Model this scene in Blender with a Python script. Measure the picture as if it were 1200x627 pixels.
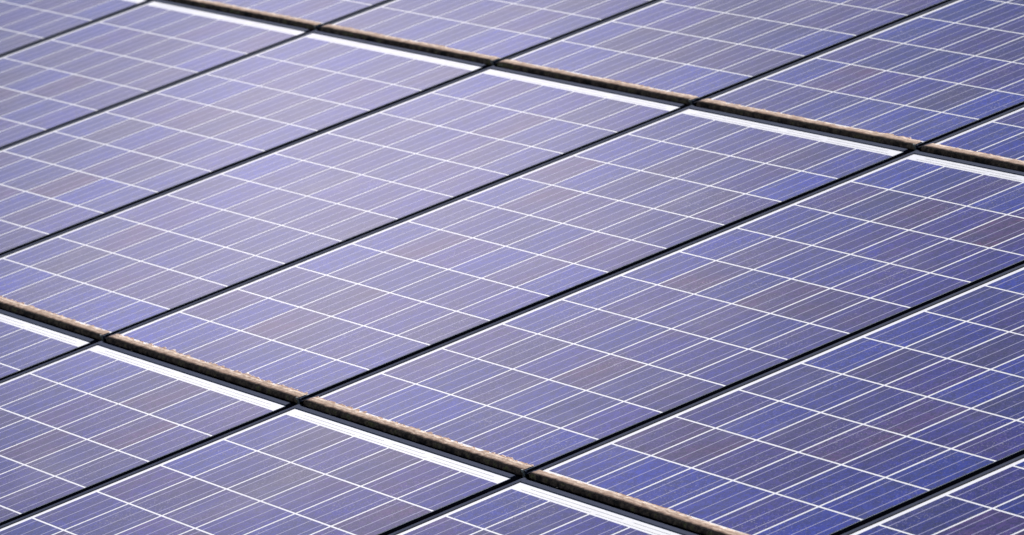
import bpy, bmesh, math, random
from mathutils import Matrix, Vector, noise

sc = bpy.context.scene
for o in list(bpy.data.objects):
    bpy.data.objects.remove(o)
C = sc.collection

# ------------------------------------------------------------------ camera, sky, sun, exposure
TILT = math.radians(16.05)                  # pitch of the roof; u runs along the eave, v up the slope
LIFT = 5.0                                  # height above the ground of the joint between the two lower rows
ROOF = Matrix.Translation((0, 0, LIFT)) @ Matrix.Rotation(TILT, 4, 'X')
# camera pose measured on the roof plane
F_PX = 6828.37
W_ = (1.77899991, 0.816845081, -0.934474531)
T_ = Vector((-2.38548519, -0.220783046, 16.2142435))
_w = Vector(W_)
Rcv = Matrix.Rotation(_w.length, 3, _w.normalized())        # roof plane -> camera (x right, y down, z forward)
cpos = -(Rcv.transposed() @ T_)
cam = bpy.data.cameras.new('camera')
cam.sensor_width = 36.0
cam.lens = F_PX / 1200 * 36
cam.clip_start = 0.1
cam.clip_end = 3000
cam.dof.use_dof = True
cam.dof.focus_distance = 12.2
cam.dof.aperture_fstop = 10.0
camo = bpy.data.objects.new('camera', cam)
C.objects.link(camo)
m3 = Matrix((Rcv[0], -Rcv[1], -Rcv[2])).transposed()
camo.matrix_world = ROOF @ Matrix.Translation(cpos) @ m3.to_4x4()
sc.camera = camo

SUN_EL, SUN_AZ = 52.0, 120.0  # azimuth: counter-clockwise from +x, the side the sun stands on
SKY_STRENGTH, SUN_STRENGTH, EXPOSURE = 0.05, 4.6, 0.32
w = bpy.data.worlds.new('World')
sc.world = w
w.use_nodes = True
nt = w.node_tree
nt.nodes.clear()
sky = nt.nodes.new('ShaderNodeTexSky')
sky.sky_type = 'NISHITA'
sky.sun_disc = False
sky.sun_elevation = math.radians(SUN_EL)
sky.sun_rotation = math.radians(90 - SUN_AZ)
sky.altitude = 200
sky.air_density = 1.0
sky.dust_density = 1.0
# fair-weather clouds: small ones all over and a bright unseen patch added low in the west to grade the glass reflections
GLARE_AZ, GLARE_EL, GLARE_W, GLARE_H, CLOUD_GLARE_RAD = 160.0, 21.0, 5.0, 4.0, 1.3
def wn(typ, **kw):
    n = nt.nodes.new(typ)
    for k, v in kw.items():
        setattr(n, k, v)
    return n
def wlink(a, b):
    nt.links.new(a, b)
def wmath(op, a, b=0.0):
    n = wn('ShaderNodeMath', operation=op)
    for s_, v in zip(n.inputs, (a, b)):
        if isinstance(v, bpy.types.NodeSocket):
            wlink(v, s_)
        else:
            s_.default_value = v
    return n.outputs[0]
tcw = wn('ShaderNodeTexCoord')
dirv = tcw.outputs['Generated']
def wdot(vec):
    n = wn('ShaderNodeVectorMath', operation='DOT_PRODUCT')
    wlink(dirv, n.inputs[0])
    n.inputs[1].default_value = vec
    return n.outputs['Value']
ca, ce = math.radians(GLARE_AZ), math.radians(GLARE_EL)
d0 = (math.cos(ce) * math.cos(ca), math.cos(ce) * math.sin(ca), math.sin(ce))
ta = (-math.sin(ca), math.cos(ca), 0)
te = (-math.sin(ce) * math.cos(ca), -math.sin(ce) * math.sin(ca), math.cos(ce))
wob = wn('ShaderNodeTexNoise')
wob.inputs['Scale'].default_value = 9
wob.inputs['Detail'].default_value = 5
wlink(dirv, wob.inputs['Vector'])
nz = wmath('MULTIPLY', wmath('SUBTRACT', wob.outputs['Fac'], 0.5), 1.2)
x = wmath('DIVIDE', wdot(ta), math.sin(math.radians(GLARE_W)))
y = wmath('DIVIDE', wdot(te), math.sin(math.radians(GLARE_H)))
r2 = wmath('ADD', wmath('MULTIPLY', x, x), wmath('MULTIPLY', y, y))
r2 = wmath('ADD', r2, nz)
glare_patch = wmath('EXPONENT', wmath('MULTIPLY', wmath('MAXIMUM', r2, 0.0), -1.3))
glare_patch = wmath('MULTIPLY', glare_patch, wmath('GREATER_THAN', wdot(d0), 0.0))
puff = wn('ShaderNodeTexNoise')
puff.inputs['Scale'].default_value = 3.2
puff.inputs['Detail'].default_value = 7
pm = wn('ShaderNodeMapping')
pm.inputs['Scale'].default_value = (1, 1, 2.6)
wlink(dirv, pm.inputs['Vector'])
wlink(pm.outputs[0], puff.inputs['Vector'])
pr = wn('ShaderNodeMapRange')
pr.inputs['From Min'].default_value = 0.60
pr.inputs['From Max'].default_value = 0.80
pr.inputs['To Max'].default_value = 0.5
wlink(puff.outputs['Fac'], pr.inputs['Value'])
bg = wn('ShaderNodeBackground')
bg.inputs[1].default_value = SKY_STRENGTH
wlink(sky.outputs[0], bg.inputs[0])
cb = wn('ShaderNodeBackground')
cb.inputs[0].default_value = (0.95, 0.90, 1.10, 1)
cb.inputs[1].default_value = CLOUD_GLARE_RAD
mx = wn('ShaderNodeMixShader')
wlink(wmath('MINIMUM', wmath('ADD', glare_patch, pr.outputs[0]), 1.0), mx.inputs[0])
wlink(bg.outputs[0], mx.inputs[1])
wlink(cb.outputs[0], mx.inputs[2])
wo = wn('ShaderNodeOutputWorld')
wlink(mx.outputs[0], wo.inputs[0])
sl = bpy.data.lights.new('sun', 'SUN')
sl.energy = SUN_STRENGTH
sl.angle = math.radians(0.5)
sl.color = (1.0, 0.96, 0.93)
so = bpy.data.objects.new('sun', sl)
C.objects.link(so)
sd = Vector((math.cos(math.radians(SUN_EL)) * math.cos(math.radians(SUN_AZ)),
             math.cos(math.radians(SUN_EL)) * math.sin(math.radians(SUN_AZ)), math.sin(math.radians(SUN_EL))))
so.rotation_euler = sd.to_track_quat('Z', 'Y').to_euler()
so.location = (0, 0, 30)
sc.view_settings.view_transform = 'Standard'
sc.view_settings.look = 'None'
sc.view_settings.exposure = EXPOSURE
sc.view_settings.gamma = 1.0
sc.view_settings.use_curve_mapping = False

# ------------------------------------------------------------------ node helpers
def mat(name):
    m = bpy.data.materials.new(name)
    m.use_nodes = True
    t = m.node_tree
    return m, t, t.nodes['Principled BSDF']

def N(t, typ, **kw):
    n = t.nodes.new(typ)
    for k, v in kw.items():
        setattr(n, k, v)
    return n

def mix(t, fac, a, b, mode='MIX'):
    n = t.nodes.new('ShaderNodeMix')
    n.data_type = 'RGBA'
    n.blend_type = mode
    for s, v in ((n.inputs[0], fac), (n.inputs[6], a), (n.inputs[7], b)):
        if isinstance(v, bpy.types.NodeSocket):
            t.links.new(v, s)
        elif isinstance(v, (int, float)):
            s.default_value = v
        else:
            s.default_value = (*v, 1)
    return n.outputs[2]

def ramp(t, src, pts):
    n = t.nodes.new('ShaderNodeValToRGB')
    el = n.color_ramp.elements
    while len(el) < len(pts):
        el.new(0.5)
    for e, (p, c) in zip(el, pts):
        e.position = p
        e.color = (*c, 1) if not isinstance(c, (int, float)) else (c, c, c, 1)
    t.links.new(src, n.inputs[0])
    return n.outputs[0]

def noise_tex(t, vec, scale, detail=2, rough=0.5):
    n = t.nodes.new('ShaderNodeTexNoise')
    n.inputs['Scale'].default_value = scale
    n.inputs['Detail'].default_value = detail
    n.inputs['Roughness'].default_value = rough
    if vec is not None:
        t.links.new(vec, n.inputs['Vector'])
    return n.outputs['Fac']

def worldpos(t):
    return t.nodes.new('ShaderNodeNewGeometry').outputs['Position']

def math2(t, op, a, b):
    n = t.nodes.new('ShaderNodeMath')
    n.operation = op
    for s, v in zip(n.inputs, (a, b)):
        if isinstance(v, bpy.types.NodeSocket):
            t.links.new(v, s)
        else:
            s.default_value = v
    return n.outputs[0]

DUST = (0.40, 0.37, 0.42)
COAT_R = 0.07
def dust_factor(t, base=0.004, amp=0.045):
    """settled dust: a thin film with soft blotches and fine bright specks"""
    p = worldpos(t)
    a = ramp(t, noise_tex(t, p, 1.3, 4, 0.6), [(0.3, base * 0.5), (0.75, base + amp)])
    b = ramp(t, noise_tex(t, p, 14, 3, 0.6), [(0.35, 0.0), (0.8, amp * 0.6)])
    s = ramp(t, noise_tex(t, p, 170, 1, 0.5), [(0.58, 0.0), (0.80, 0.30)])
    s2 = ramp(t, noise_tex(t, p, 420, 0, 0.5), [(0.42, 0.0), (0.75, 0.06)])
    f = math2(t, 'ADD', a, b)
    f = math2(t, 'ADD', f, math2(t, 'MULTIPLY', s, math2(t, 'MULTIPLY', b, 9.0)))
    bl = ramp(t, noise_tex(t, p, 2.6, 5, 0.65), [(0.56, 0.0), (0.72, 0.09)])
    f = math2(t, 'ADD', f, bl)
    # grit: sharp pale points gathered in patches
    patch = ramp(t, noise_tex(t, p, 5.5, 3, 0.6), [(0.45, 0.15), (0.70, 1.0)])
    grit = ramp(t, noise_tex(t, p, 260, 0, 0.5), [(0.66, 0.0), (0.76, 0.55)])
    f = math2(t, 'ADD', f, math2(t, 'MULTIPLY', patch, grit))
    return math2(t, 'ADD', f, s2)

def glassy(b, rough=COAT_R):
    b.inputs['Coat Weight'].default_value = 1.0
    b.inputs['Specular IOR Level'].default_value = 0.0      # one reflecting surface: the glass
    b.inputs['Coat Roughness'].default_value = rough
    b.inputs['Coat IOR'].default_value = 1.45

# solar cell: polycrystalline silicon, its own tint from the object's colour
M_cell, t, b = mat('polycrystalline_cell')
oi = N(t, 'ShaderNodeObjectInfo')
tc = N(t, 'ShaderNodeTexCoord')
off = N(t, 'ShaderNodeVectorMath', operation='MULTIPLY_ADD')
t.links.new(tc.outputs['Object'], off.inputs[0])
off.inputs[1].default_value = (1, 1, 1)
cmb = N(t, 'ShaderNodeCombineXYZ')
t.links.new(math2(t, 'MULTIPLY', oi.outputs['Random'], 37.0), cmb.inputs[0])
t.links.new(math2(t, 'MULTIPLY', oi.outputs['Random'], 91.0), cmb.inputs[1])
t.links.new(cmb.outputs[0], off.inputs[2])
vo = N(t, 'ShaderNodeTexVoronoi')
vo.inputs['Scale'].default_value = 130
t.links.new(off.outputs[0], vo.inputs['Vector'])
sep = N(t, 'ShaderNodeSeparateColor')
t.links.new(vo.outputs['Color'], sep.inputs[0])
grain = ramp(t, sep.outputs[0], [(0.0, (0.50, 0.55, 0.66)), (0.5, (0.95, 0.95, 1.0)), (1.0, (1.8, 1.7, 1.4))])
big = ramp(t, noise_tex(t, off.outputs[0], 9, 2, 0.5), [(0.3, (0.45, 0.80, 1.25)), (0.7, (1.75, 1.20, 0.75))])
c = mix(t, 1.0, oi.outputs['Color'], grain, 'MULTIPLY')
c = mix(t, 0.8, c, big, 'MULTIPLY')
c = mix(t, dust_factor(t), c, DUST)
t.links.new(c, b.inputs['Base Color'])
b.inputs['Roughness'].default_value = 0.45
glassy(b)

M_bus, t, b = mat('tinned_busbar')
t.links.new(mix(t, dust_factor(t), (0.34, 0.33, 0.48), DUST), b.inputs['Base Color'])
b.inputs['Roughness'].default_value = 0.5
glassy(b)

M_ribbon, t, b = mat('tinned_string_ribbon')
t.links.new(mix(t, dust_factor(t), (0.86, 0.86, 0.84), DUST), b.inputs['Base Color'])
glassy(b)

M_back, t, b = mat('white_backsheet_under_glass')
t.links.new(mix(t, dust_factor(t, 0.04, 0.1), (0.90, 0.90, 0.92), DUST), b.inputs['Base Color'])
b.inputs['Roughness'].default_value = 0.6
glassy(b)

M_frame, t, b = mat('black_anodised_aluminium')
f = ramp(t, noise_tex(t, worldpos(t), 60, 4, 0.65), [(0.42, 0.0), (0.8, 0.5)])
t.links.new(mix(t, f, (0.014, 0.019, 0.046), (0.034, 0.038, 0.060)), b.inputs['Base Color'])
b.inputs['Metallic'].default_value = 0.0
b.inputs['Roughness'].default_value = 0.38
b.inputs['Specular IOR Level'].default_value = 0.5

M_rubber, t, b = mat('black_gasket')
f = ramp(t, noise_tex(t, worldpos(t), 90, 3, 0.6), [(0.5, 0.0), (0.85, 0.3)])
t.links.new(mix(t, f, (0.0012, 0.0014, 0.003), (0.005, 0.005, 0.006)), b.inputs['Base Color'])
b.inputs['Roughness'].default_value = 0.9
b.inputs['Specular IOR Level'].default_value = 0.0

M_clip, t, b = mat('galvanised_clip')
t.links.new(ramp(t, noise_tex(t, worldpos(t), 120, 3, 0.6), [(0.3, (0.22, 0.22, 0.20)), (0.7, (0.42, 0.41, 0.38))]), b.inputs['Base Color'])
b.inputs['Roughness'].default_value = 0.5

# dried silt: pale where it is thick, crumbling to red-brown along its upper rim, darker over the rail
M_dirt, t, b = mat('dried_silt')
p = worldpos(t)
tc = N(t, 'ShaderNodeTexCoord')
sx = N(t, 'ShaderNodeSeparateXYZ')
t.links.new(tc.outputs['Object'], sx.inputs[0])
ragged = math2(t, 'MULTIPLY', math2(t, 'SUBTRACT', noise_tex(t, p, 35, 4, 0.7), 0.5), 0.018)
vv = math2(t, 'ADD', math2(t, 'ADD', sx.outputs['Y'], ragged), 0.026)
band = ramp(t, math2(t, 'DIVIDE', vv, 0.032), [(0.05, (0.16, 0.10, 0.08)), (0.20, (0.34, 0.23, 0.17)), (0.30, (0.56, 0.44, 0.35)), (0.46, (0.40, 0.28, 0.21)),
            (0.58, (0.80, 0.68, 0.57)), (0.68, (0.66, 0.50, 0.38)), (0.80, (0.24, 0.12, 0.08)), (0.98, (0.74, 0.67, 0.62))])
mp = N(t, 'ShaderNodeMapping')
mp.inputs['Scale'].default_value = (0.30, 1.0, 1.0)        # streaks lie along the edge
t.links.new(tc.outputs['Object'], mp.inputs['Vector'])
c = mix(t, ramp(t, noise_tex(t, mp.outputs[0], 150, 3, 0.6), [(0.36, 0.7), (0.50, 0.0)]), band, (0.20, 0.11, 0.07))
c = mix(t, ramp(t, noise_tex(t, p, 22, 3, 0.6), [(0.46, 0.0), (0.62, 0.65)]), c, (0.34, 0.23, 0.17))
c = mix(t, ramp(t, noise_tex(t, p, 240, 2, 0.6), [(0.60, 0.0), (0.70, 0.5)]), c, (0.08, 0.05, 0.04))
t.links.new(c, b.inputs['Base Color'])
b.inputs['Roughness'].default_value = 0.95
bp = N(t, 'ShaderNodeBump')
bp.inputs['Distance'].default_value = 0.003
bp.inputs['Strength'].default_value = 0.4
t.links.new(noise_tex(t, p, 200, 3, 0.7), bp.inputs['Height'])
t.links.new(bp.outputs[0], b.inputs['Normal'])

M_moss, t, b = mat('dark_moss_and_lichen')
p = worldpos(t)
c = ramp(t, noise_tex(t, p, 30, 4, 0.7), [(0.36, (0.010, 0.007, 0.006)), (0.46, (0.13, 0.075, 0.05)), (0.56, (0.28, 0.18, 0.12)), (0.62, (0.22, 0.19, 0.05)), (0.72, (0.50, 0.42, 0.30))])
c = mix(t, ramp(t, noise_tex(t, p, 160, 3, 0.7), [(0.4, 0.7), (0.62, 0.0)]), c, (0.02, 0.012, 0.01))
t.links.new(c, b.inputs['Base Color'])
b.inputs['Roughness'].default_value = 1.0

M_deck, t, b = mat('dark_roof_membrane')
t.links.new(ramp(t, noise_tex(t, worldpos(t), 8, 4, 0.6), [(0.3, (0.0015, 0.0015, 0.0025)), (0.8, (0.004, 0.004, 0.005))]), b.inputs['Base Color'])
b.inputs['Roughness'].default_value = 0.9

M_wall, t, b = mat('pale_render')
t.links.new(ramp(t, noise_tex(t, worldpos(t), 3, 5, 0.6), [(0.3, (0.42, 0.40, 0.36)), (0.8, (0.55, 0.53, 0.48))]), b.inputs['Base Color'])
b.inputs['Roughness'].default_value = 0.9

M_grass, t, b = mat('mown_grass')
t.links.new(ramp(t, noise_tex(t, worldpos(t), 0.8, 8, 0.7), [(0.3, (0.035, 0.06, 0.015)), (0.7, (0.08, 0.11, 0.035))]), b.inputs['Base Color'])
b.inputs['Roughness'].default_value = 1.0

# ------------------------------------------------------------------ mesh helpers
def mesh_from(name, verts, faces, mats, idx=None, smooth=False):
    me = bpy.data.meshes.new(name)
    me.from_pydata(verts, [], faces)
    for m in mats:
        me.materials.append(m)
    if idx:
        me.polygons.foreach_set('material_index', idx)
    if smooth:
        me.polygons.foreach_set('use_smooth', [True] * len(me.polygons))
    me.update()
    return me

def link(name, me, parent=None):
    o = bpy.data.objects.new(name, me)
    C.objects.link(o)
    if parent:
        o.parent = parent
    return o

def profile_mesh(name, sec, a, b, axis, m, bevel=0.0006):
    """extrude a closed section. axis 'v': section in (u,z), runs v=a..b ; axis 'u': section in (v,z), runs u=a..b"""
    bm = bmesh.new()
    rings = []
    for e in (a, b):
        rings.append([bm.verts.new((x, e, z) if axis == 'v' else (e, x, z)) for x, z in sec])
    n = len(sec)
    for i in range(n):
        bm.faces.new((rings[0][i], rings[0][(i + 1) % n], rings[1][(i + 1) % n], rings[1][i]))
    bm.faces.new(rings[0])
    bm.faces.new(rings[1])
    bmesh.ops.recalc_face_normals(bm, faces=bm.faces)
    bmesh.ops.bevel(bm, geom=list(bm.edges), offset=bevel, segments=1, affect='EDGES')
    me = bpy.data.meshes.new(name)
    bm.to_mesh(me)
    bm.free()
    me.materials.append(m)
    return me

# ------------------------------------------------------------------ the roof's measures (metres, on the plane of the cells)
PU, PV = 1.00708277, 1.67013245             # pitch of the panels along the eave and up the slope
CU, CV = 0.159, 0.158311885                 # pitch of the cells
GAP, GAPU = 0.0056, 0.0078
STEP = 0.004                                # each panel's lower edge lies this much above the next one's upper edge
NU, NV = 6, 10
U1, V1 = NU * CU - GAPU / 2, NV * CV - GAP / 2   # far edges of the cell field
UL, VB = GAP / 2, GAP / 2
G_L, G_R = -0.0118, U1 + 0.0006              # glass
G_B, G_T = -0.0220, V1 + 0.0320

def cell_mesh():
    """one cell with its three busbars"""
    w2, h2 = (CU - GAPU) / 2, (CV - GAP) / 2
    bw = 0.0028
    xs = [-w2]
    for k in (-1, 0, 1):
        xs += [k * w2 * 2 / 3 - bw / 2, k * w2 * 2 / 3 + bw / 2]
    xs.append(w2)
    V, F, I = [], [], []
    for x in xs:
        V += [(x, -h2, 0), (x, h2, 0)]
    for i in range(len(xs) - 1):
        F.append((2 * i, 2 * i + 2, 2 * i + 3, 2 * i + 1))
        I.append(i % 2)
    return mesh_from('solar_cell', V, F, [M_cell, M_bus], I)

def box_mesh(name, x0, x1, y0, y1, z0, z1, m, bevel=0.0005):
    return profile_mesh(name, [(y0, z0), (y1, z0), (y1, z1), (y0, z1)], x0, x1, 'u', m, bevel)

ME_cell = cell_mesh()
ME_back = box_mesh('backsheet', G_L, G_R, G_B, G_T, -0.004, -0.0004, M_back, 0.0003)
# left rail: a raised lip that frames the glass ; right rail: a lower gutter profile without a lip
L0, L1 = -0.0258, G_L - 0.0018
ME_left = profile_mesh('side_rail', [(L0, -0.035), (L1, -0.035), (L1, 0.0016), (L0 + 0.001, 0.0022), (L0, 0.0012)], G_B, G_T + 0.016, 'v', M_frame)
ME_right = profile_mesh('side_rail', [(G_R + 0.0002, -0.035), (G_R + 0.012, -0.035), (G_R + 0.012, -0.006), (G_R + 0.010, -0.0045), (G_R + 0.0002, -0.0012)], G_B, G_T + 0.016, 'v', M_rubber)
ME_top = profile_mesh('top_rail', [(G_T - 0.0006, -0.035), (G_T + 0.040, -0.035), (G_T + 0.040, -0.016), (G_T + 0.0130, -0.015), (G_T + 0.0120, 0.0022), (G_T - 0.0006, 0.0016)], L1 + 0.0004, G_R, 'u', M_frame)
ME_bot = profile_mesh('bottom_rail', [(G_B - 0.003, -0.007), (G_B + 0.018, -0.007), (G_B + 0.018, -0.0045), (G_B - 0.0004, -0.0045), (G_B - 0.0004, 0.0010), (G_B - 0.003, 0.0006)], L0, G_R + 0.011, 'u', M_frame)
# silver ribbons that join the cell strings, showing through the glass of the top margin
_v, _f = [], []
for ya, yb in ((V1 + 0.0075, V1 + 0.0115), (V1 + 0.0190, V1 + 0.0230)):
    for xa, xb in ((0.05, 0.42), (0.46, 0.60), (0.64, 0.90)) if ya > V1 + 0.01 else ((0.03, 0.31), (0.33, 0.63), (0.65, 0.92)):
        k = len(_v)
        _v += [(xa, ya, 0.0), (xb, ya, 0.0), (xb, yb, 0.0), (xa, yb, 0.0)]
        _f.append((k, k + 1, k + 2, k + 3))
ME_ribbon = mesh_from('string_ribbon', _v, _f, [M_ribbon])
ME_clip = box_mesh('edge_clip', U1 - 0.002, U1 + 0.004, G_B - 0.0075, G_B - 0.003, -0.012, 0.004, M_clip)

def crust_mesh(seed, lush):
    """silt dried along the lower edge: uneven upper outline on the glass, a swollen ridge over the rail"""
    n = 260
    V, F = [], []
    ua, ub = L0 + 0.004, G_R - 0.001
    fr = [0.0, 0.04, 0.28, 0.5, 0.75, 0.92, 1.0]
    hz = [0.0, 1.0, 1.05, 1.0, 0.9, 0.6, 0.0]
    for i in range(n + 1):
        u = ua + (ub - ua) * i / n
        a = noise.noise(Vector((u * 7, seed * 3.1, 0)))
        bb = noise.noise(Vector((u * 60, seed * 5.7, 1)))
        cc = noise.noise(Vector((u * 240, seed * 1.3, 2)))
        top = G_B + 0.0195 + 0.0055 * a + lush * (0.0065 * max(0, bb + 0.1) + 0.006 * max(0, cc)) 
        lo = G_B - 0.0045 + 0.0012 * cc
        end = min(1, min(i, n - i) / 5)
        for q, h in zip(fr, hz):
            v = lo + (top - lo) * q
            z = 0.0008 + h * (0.0024 + 0.0010 * bb + 0.0009 * noise.noise(Vector((u * 150, v * 260, seed)))) * (0.4 + 0.6 * end)
            V.append((u, v, max(0.0, z) if 0 < q < 1 else (-0.0012 if q == 0 else -0.0002)))
        # skirt
    m = len(fr)
    for i in range(n):
        for k in range(m - 1):
            a0 = i * m + k
            F.append((a0, a0 + m, a0 + m + 1, a0 + 1))
    # underside strip closing the body
    return mesh_from('silt_crust', V, F, [M_dirt], smooth=True)

def moss_mesh(seed):
    """moss and black growth clinging to the front of the lower edge"""
    n = 300
    V, F = [], []
    ua, ub = L0 + 0.002, G_R + 0.004
    rows = 6
    for i in range(n + 1):
        u = ua + (ub - ua) * i / n
        for k in range(rows):
            q = k / (rows - 1)
            z = 0.0016 - q * 0.0125
            bul = 0.0025 + 0.0022 * noise.noise(Vector((u * 90, q * 2.5, seed))) + 0.0018 * noise.noise(Vector((u * 330, q * 6, seed + 5)))
            V.append((u, G_B - 0.0032 - 0.0035 * math.sin(q * 2.2) - (bul if 0 < k < rows - 1 else -0.001), z))
    for i in range(n):
        for k in range(rows - 1):
            a0 = i * rows + k
            F.append((a0, a0 + 1, a0 + rows + 1, a0 + rows))
    return mesh_from('moss_line', V, F, [M_moss], smooth=True)

# tints of the cells
BLUE, DEEP, VIOLET, GREY, ROSE = (0.003, 0.014, 0.22), (0.005, 0.009, 0.155), (0.018, 0.007, 0.145), (0.016, 0.012, 0.105), (0.040, 0.013, 0.085)
TINTS = [BLUE, DEEP, VIOLET, GREY, ROSE]
MEAN = (0.012, 0.012, 0.160, 1.0)
def cell_tint(rnd, i, j, lean):
    wts = [1.0, 2.6, 2.4, 2.2, 0.7]
    if j == 0: wts = [5, 2, 1, 0.3, 0]
    elif i == 0: wts = [3, 2.5, 1.5, 0.8, 0.2]
    elif i == 5: wts = [1.5, 2.5, 2, 1, 0.2]
    wts[3] *= lean
    a, b2 = rnd.choices(TINTS, wts, k=2)
    f = rnd.uniform(0.25, 0.6)
    g = rnd.uniform(0.85, 1.18)
    return [(x * (1 - f) + y * f) * g for x, y in zip(a, b2)] + [1.0]

def make_panel(c, r, label, group):
    rnd = random.Random(1000 + c * 37 + r * 911)
    root = bpy.data.objects.new('solar_panel', None)
    root.empty_display_size = 0.2
    C.objects.link(root)
    tip = math.atan2(STEP, NV * CV)          # the panel leans on the one below, like a tile
    root.matrix_world = ROOF @ Matrix.Translation((c * PU + rnd.uniform(-1, 1) * 0.0007, r * PV + rnd.uniform(-1, 1) * 0.0007, STEP + rnd.uniform(0, 0.001))) @ Matrix.Rotation(-tip, 4, 'X')
    root['label'] = label
    root['category'] = 'solar panel'
    root['group'] = group
    link('backsheet', ME_back, root)
    link('string_ribbon', ME_ribbon, root)
    link('side_rail', ME_left, root)
    link('side_rail', ME_right, root)
    link('top_rail', ME_top, root)
    link('bottom_rail', ME_bot, root)
    link('edge_clip', ME_clip, root)
    seed = rnd.uniform(0, 50)
    link('silt_crust', crust_mesh(seed, LUSH.get((c, r), 0.7)), root)
    link('moss_line', moss_mesh(seed), root)
    for j in range(NV):
        for i in range(NU):
            o = bpy.data.objects.new('solar_cell', ME_cell)
            C.objects.link(o)
            o.parent = root
            o.location = ((i + 0.5) * CU, (j + 0.5) * CV, 0)
            col = TINT_AT.get((c, r, i, j))
            col = [x * 0.7 + y * 0.3 for x, y in zip(list(col) + [1.0], cell_tint(rnd, i, j, 1.0))] if col else cell_tint(rnd, i, j, 1.0)
            o.color = [x * 0.88 + m_ * 0.08 for x, m_ in zip(col, MEAN)]
    return root

LUSH = {(2, 0): 1.6, (3, 0): 1.8, (4, 0): 1.5, (5, 0): 0.5, (1, 0): 1.2, (2, 1): 0.9, (3, 1): 1.1}
# cells whose tint stands out in the photograph: (column, row, cell across, cell up) of the array
TINT_AT = {
    (4, 0, 0, 4): BLUE, (5, 0, 0, 0): BLUE, (5, 0, 2, 0): BLUE, (5, 0, 0, 6): DEEP,
    (5, 0, 3, 2): ROSE, (5, 0, 3, 3): ROSE, (6, 0, 1, 1): ROSE, (4, 0, 1, 5): ROSE,
    (4, 0, 1, 4): VIOLET, (4, 0, 3, 2): ROSE, (4, 0, 2, 1): GREY, (5, 0, 1, 2): BLUE,
    (5, 0, 3, 4): BLUE, (5, 0, 2, 4): VIOLET, (5, 0, 5, 1): BLUE, (2, 1, 5, 0): BLUE,
    (3, 0, 0, 7): ROSE, (3, 0, 1, 6): ROSE, (2, 0, 5, 9): VIOLET, (3, 0, 4, 8): VIOLET,
    (4, 0, 1, 7): BLUE, (4, 0, 2, 7): VIOLET, (2, 1, 2, 3): GREY, (2, 1, 3, 1): GREY,
    (2, 1, 3, 2): GREY, (2, 1, 2, 0): GREY, (3, 1, 4, 1): GREY, (2, 1, 5, 1): GREY,
    (3, -1, 4, 8): ROSE, (3, -1, 2, 8): VIOLET, (4, -1, 5, 8): ROSE, (4, -1, 5, 8): ROSE,
    (4, -1, 4, 9): VIOLET, (4, -1, 3, 9): GREY, (3, -1, 2, 7): DEEP, (4, 0, 0, 0): BLUE,
    (3, 0, 4, 0): BLUE, (2, 0, 5, 4): GREY, (3, 0, 1, 4): ROSE, (1, 0, 4, 6): GREY,
    (1, 0, 1, 6): VIOLET, (3, 0, 1, 0): BLUE, (2, 0, 4, 0): BLUE, (2, 0, 3, 0): BLUE,
    (4, 0, 3, 1): BLUE, (4, 0, 2, 0): BLUE, (4, 0, 0, 0): VIOLET, (3, 0, 4, 7): GREY,
    (3, 0, 0, 5): GREY, (2, 0, 4, 6): VIOLET, (3, 0, 2, 5): GREY, (3, 0, 0, 2): GREY,
    (3, 0, 5, 2): GREY, (4, 0, 1, 2): GREY,
}

# ------------------------------------------------------------------ setting
def quad(x0, x1, y0, y1, z):
    return [(x0, y0, z), (x1, y0, z), (x1, y1, z), (x0, y1, z)]
g = link('ground', mesh_from('ground', quad(-900, 900, -900, 900, 0), [(0, 1, 2, 3)], [M_grass]))
g['kind'] = 'structure'

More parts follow.
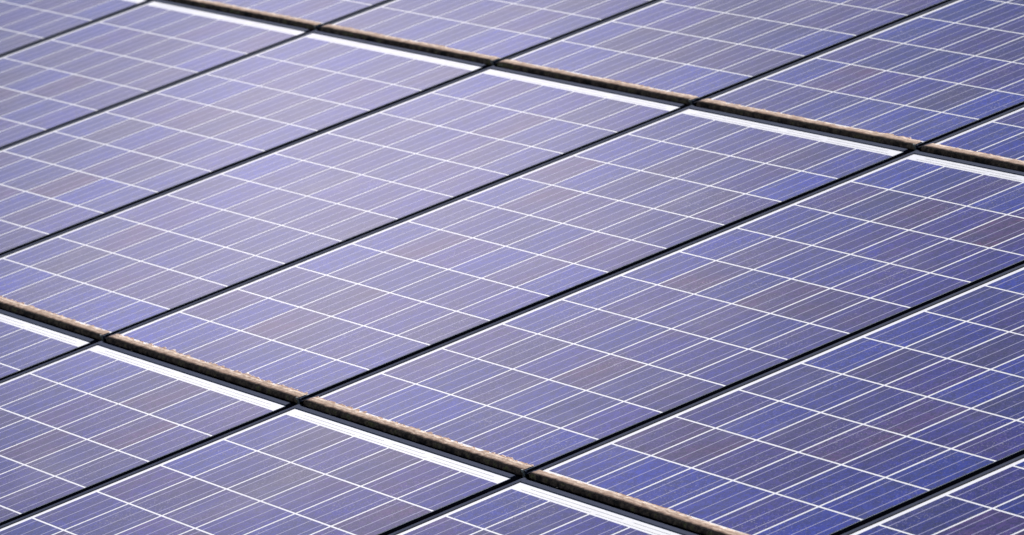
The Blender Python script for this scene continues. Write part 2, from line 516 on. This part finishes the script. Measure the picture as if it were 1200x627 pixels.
house = bpy.data.objects.new('house', None)
C.objects.link(house)
house['label'] = 'building under the array, its black roof showing only in the narrow gaps between panels'
house['category'] = 'building'
RU0, RU1, RV0, RV1 = -2.6, 9.2, -3.7, 5.3
def rp(u, v, z=0):
    return ROOF @ Vector((u, v, z))
V, F = [], []
for z in (-0.045, -0.20):
    V += [rp(RU0, RV0, z), rp(RU1, RV0, z), rp(RU1, RV1, z), rp(RU0, RV1, z)]
F = [(0, 1, 2, 3), (7, 6, 5, 4), (0, 4, 5, 1), (1, 5, 6, 2), (2, 6, 7, 3), (3, 7, 4, 0)]
link('roof', mesh_from('roof', V, F, [M_deck]), house)
a, b_, c_, d = rp(RU0 + .4, RV0 + .4, -0.22), rp(RU1 - .4, RV0 + .4, -0.22), rp(RU1 - .4, RV1 - .2, -0.22), rp(RU0 + .4, RV1 - .2, -0.22)
V = [a, b_, c_, d] + [Vector((p_.x, p_.y, -0.1)) for p_ in (a, b_, c_, d)]
F = [(0, 4, 5, 1), (1, 5, 6, 2), (2, 6, 7, 3), (3, 7, 4, 0), (0, 1, 2, 3)]
link('wall', mesh_from('wall', V, F, [M_wall]), house)

# ------------------------------------------------------------------ the panels
LABELS = {
    (-1, 0): 'pale blurred solar panel in the top left corner, above the first black seam',
    (0, 0): 'pale lavender solar panel at the left edge between the first two black seams',
    (1, 0): 'pale grey lavender solar panel between the second and third black seams from the left corner',
    (2, 0): 'long lavender solar panel above the left end of the lower silted joint',
    (3, 0): 'whole lavender grey solar panel in the middle, with a rosy patch near its centre',
    (4, 0): 'long blue violet solar panel just right of the middle one, reaching the right edge',
    (5, 0): 'deep blue solar panel at lower right, smooth silt running out of the bottom edge',
    (6, 0): 'dark violet solar panel in the bottom right corner below the widest black seam',
    (2, -1): 'small wedge of violet solar panel at the left edge below the lower silted joint',
    (3, -1): 'violet solar panel in the lower left with white strip ending at a black seam',
    (4, -1): 'purple solar panel at the bottom with rosy cells and a whole white top strip',
    (5, -1): 'violet solar panel at bottom centre, only its white strip and top cells in view',
    (0, 1): 'thin blurred solar panel above the upper silted joint, leftmost at the top edge',
    (1, 1): 'second panel from the left above the upper silted joint, smooth pale silt at its foot',
    (2, 1): 'greyish solar panel at the top right of centre, one bright blue cell at its foot',
    (3, 1): 'blue violet speckled solar panel in the upper right, silt along its foot',
    (4, 1): 'small triangle of solar panel at the right edge above the upper silted joint',
}
GROUP = 'solar panels laid in rows like tiles on the roof'
for (c, r), lab in LABELS.items():
    make_panel(c, r, lab, GROUP)
# the array goes on past the frame: one more panel all round
for r in (-2, -1, 0, 1, 2):
    for c in range(-2, 9):
        if (c, r) in LABELS:
            continue
        if any((c + a, r + e) in LABELS for a in (-1, 0, 1) for e in (-1, 0, 1)):
            make_panel(c, r, 'blue solar panel of the same array beyond the framed part', 'solar panels outside the frame')
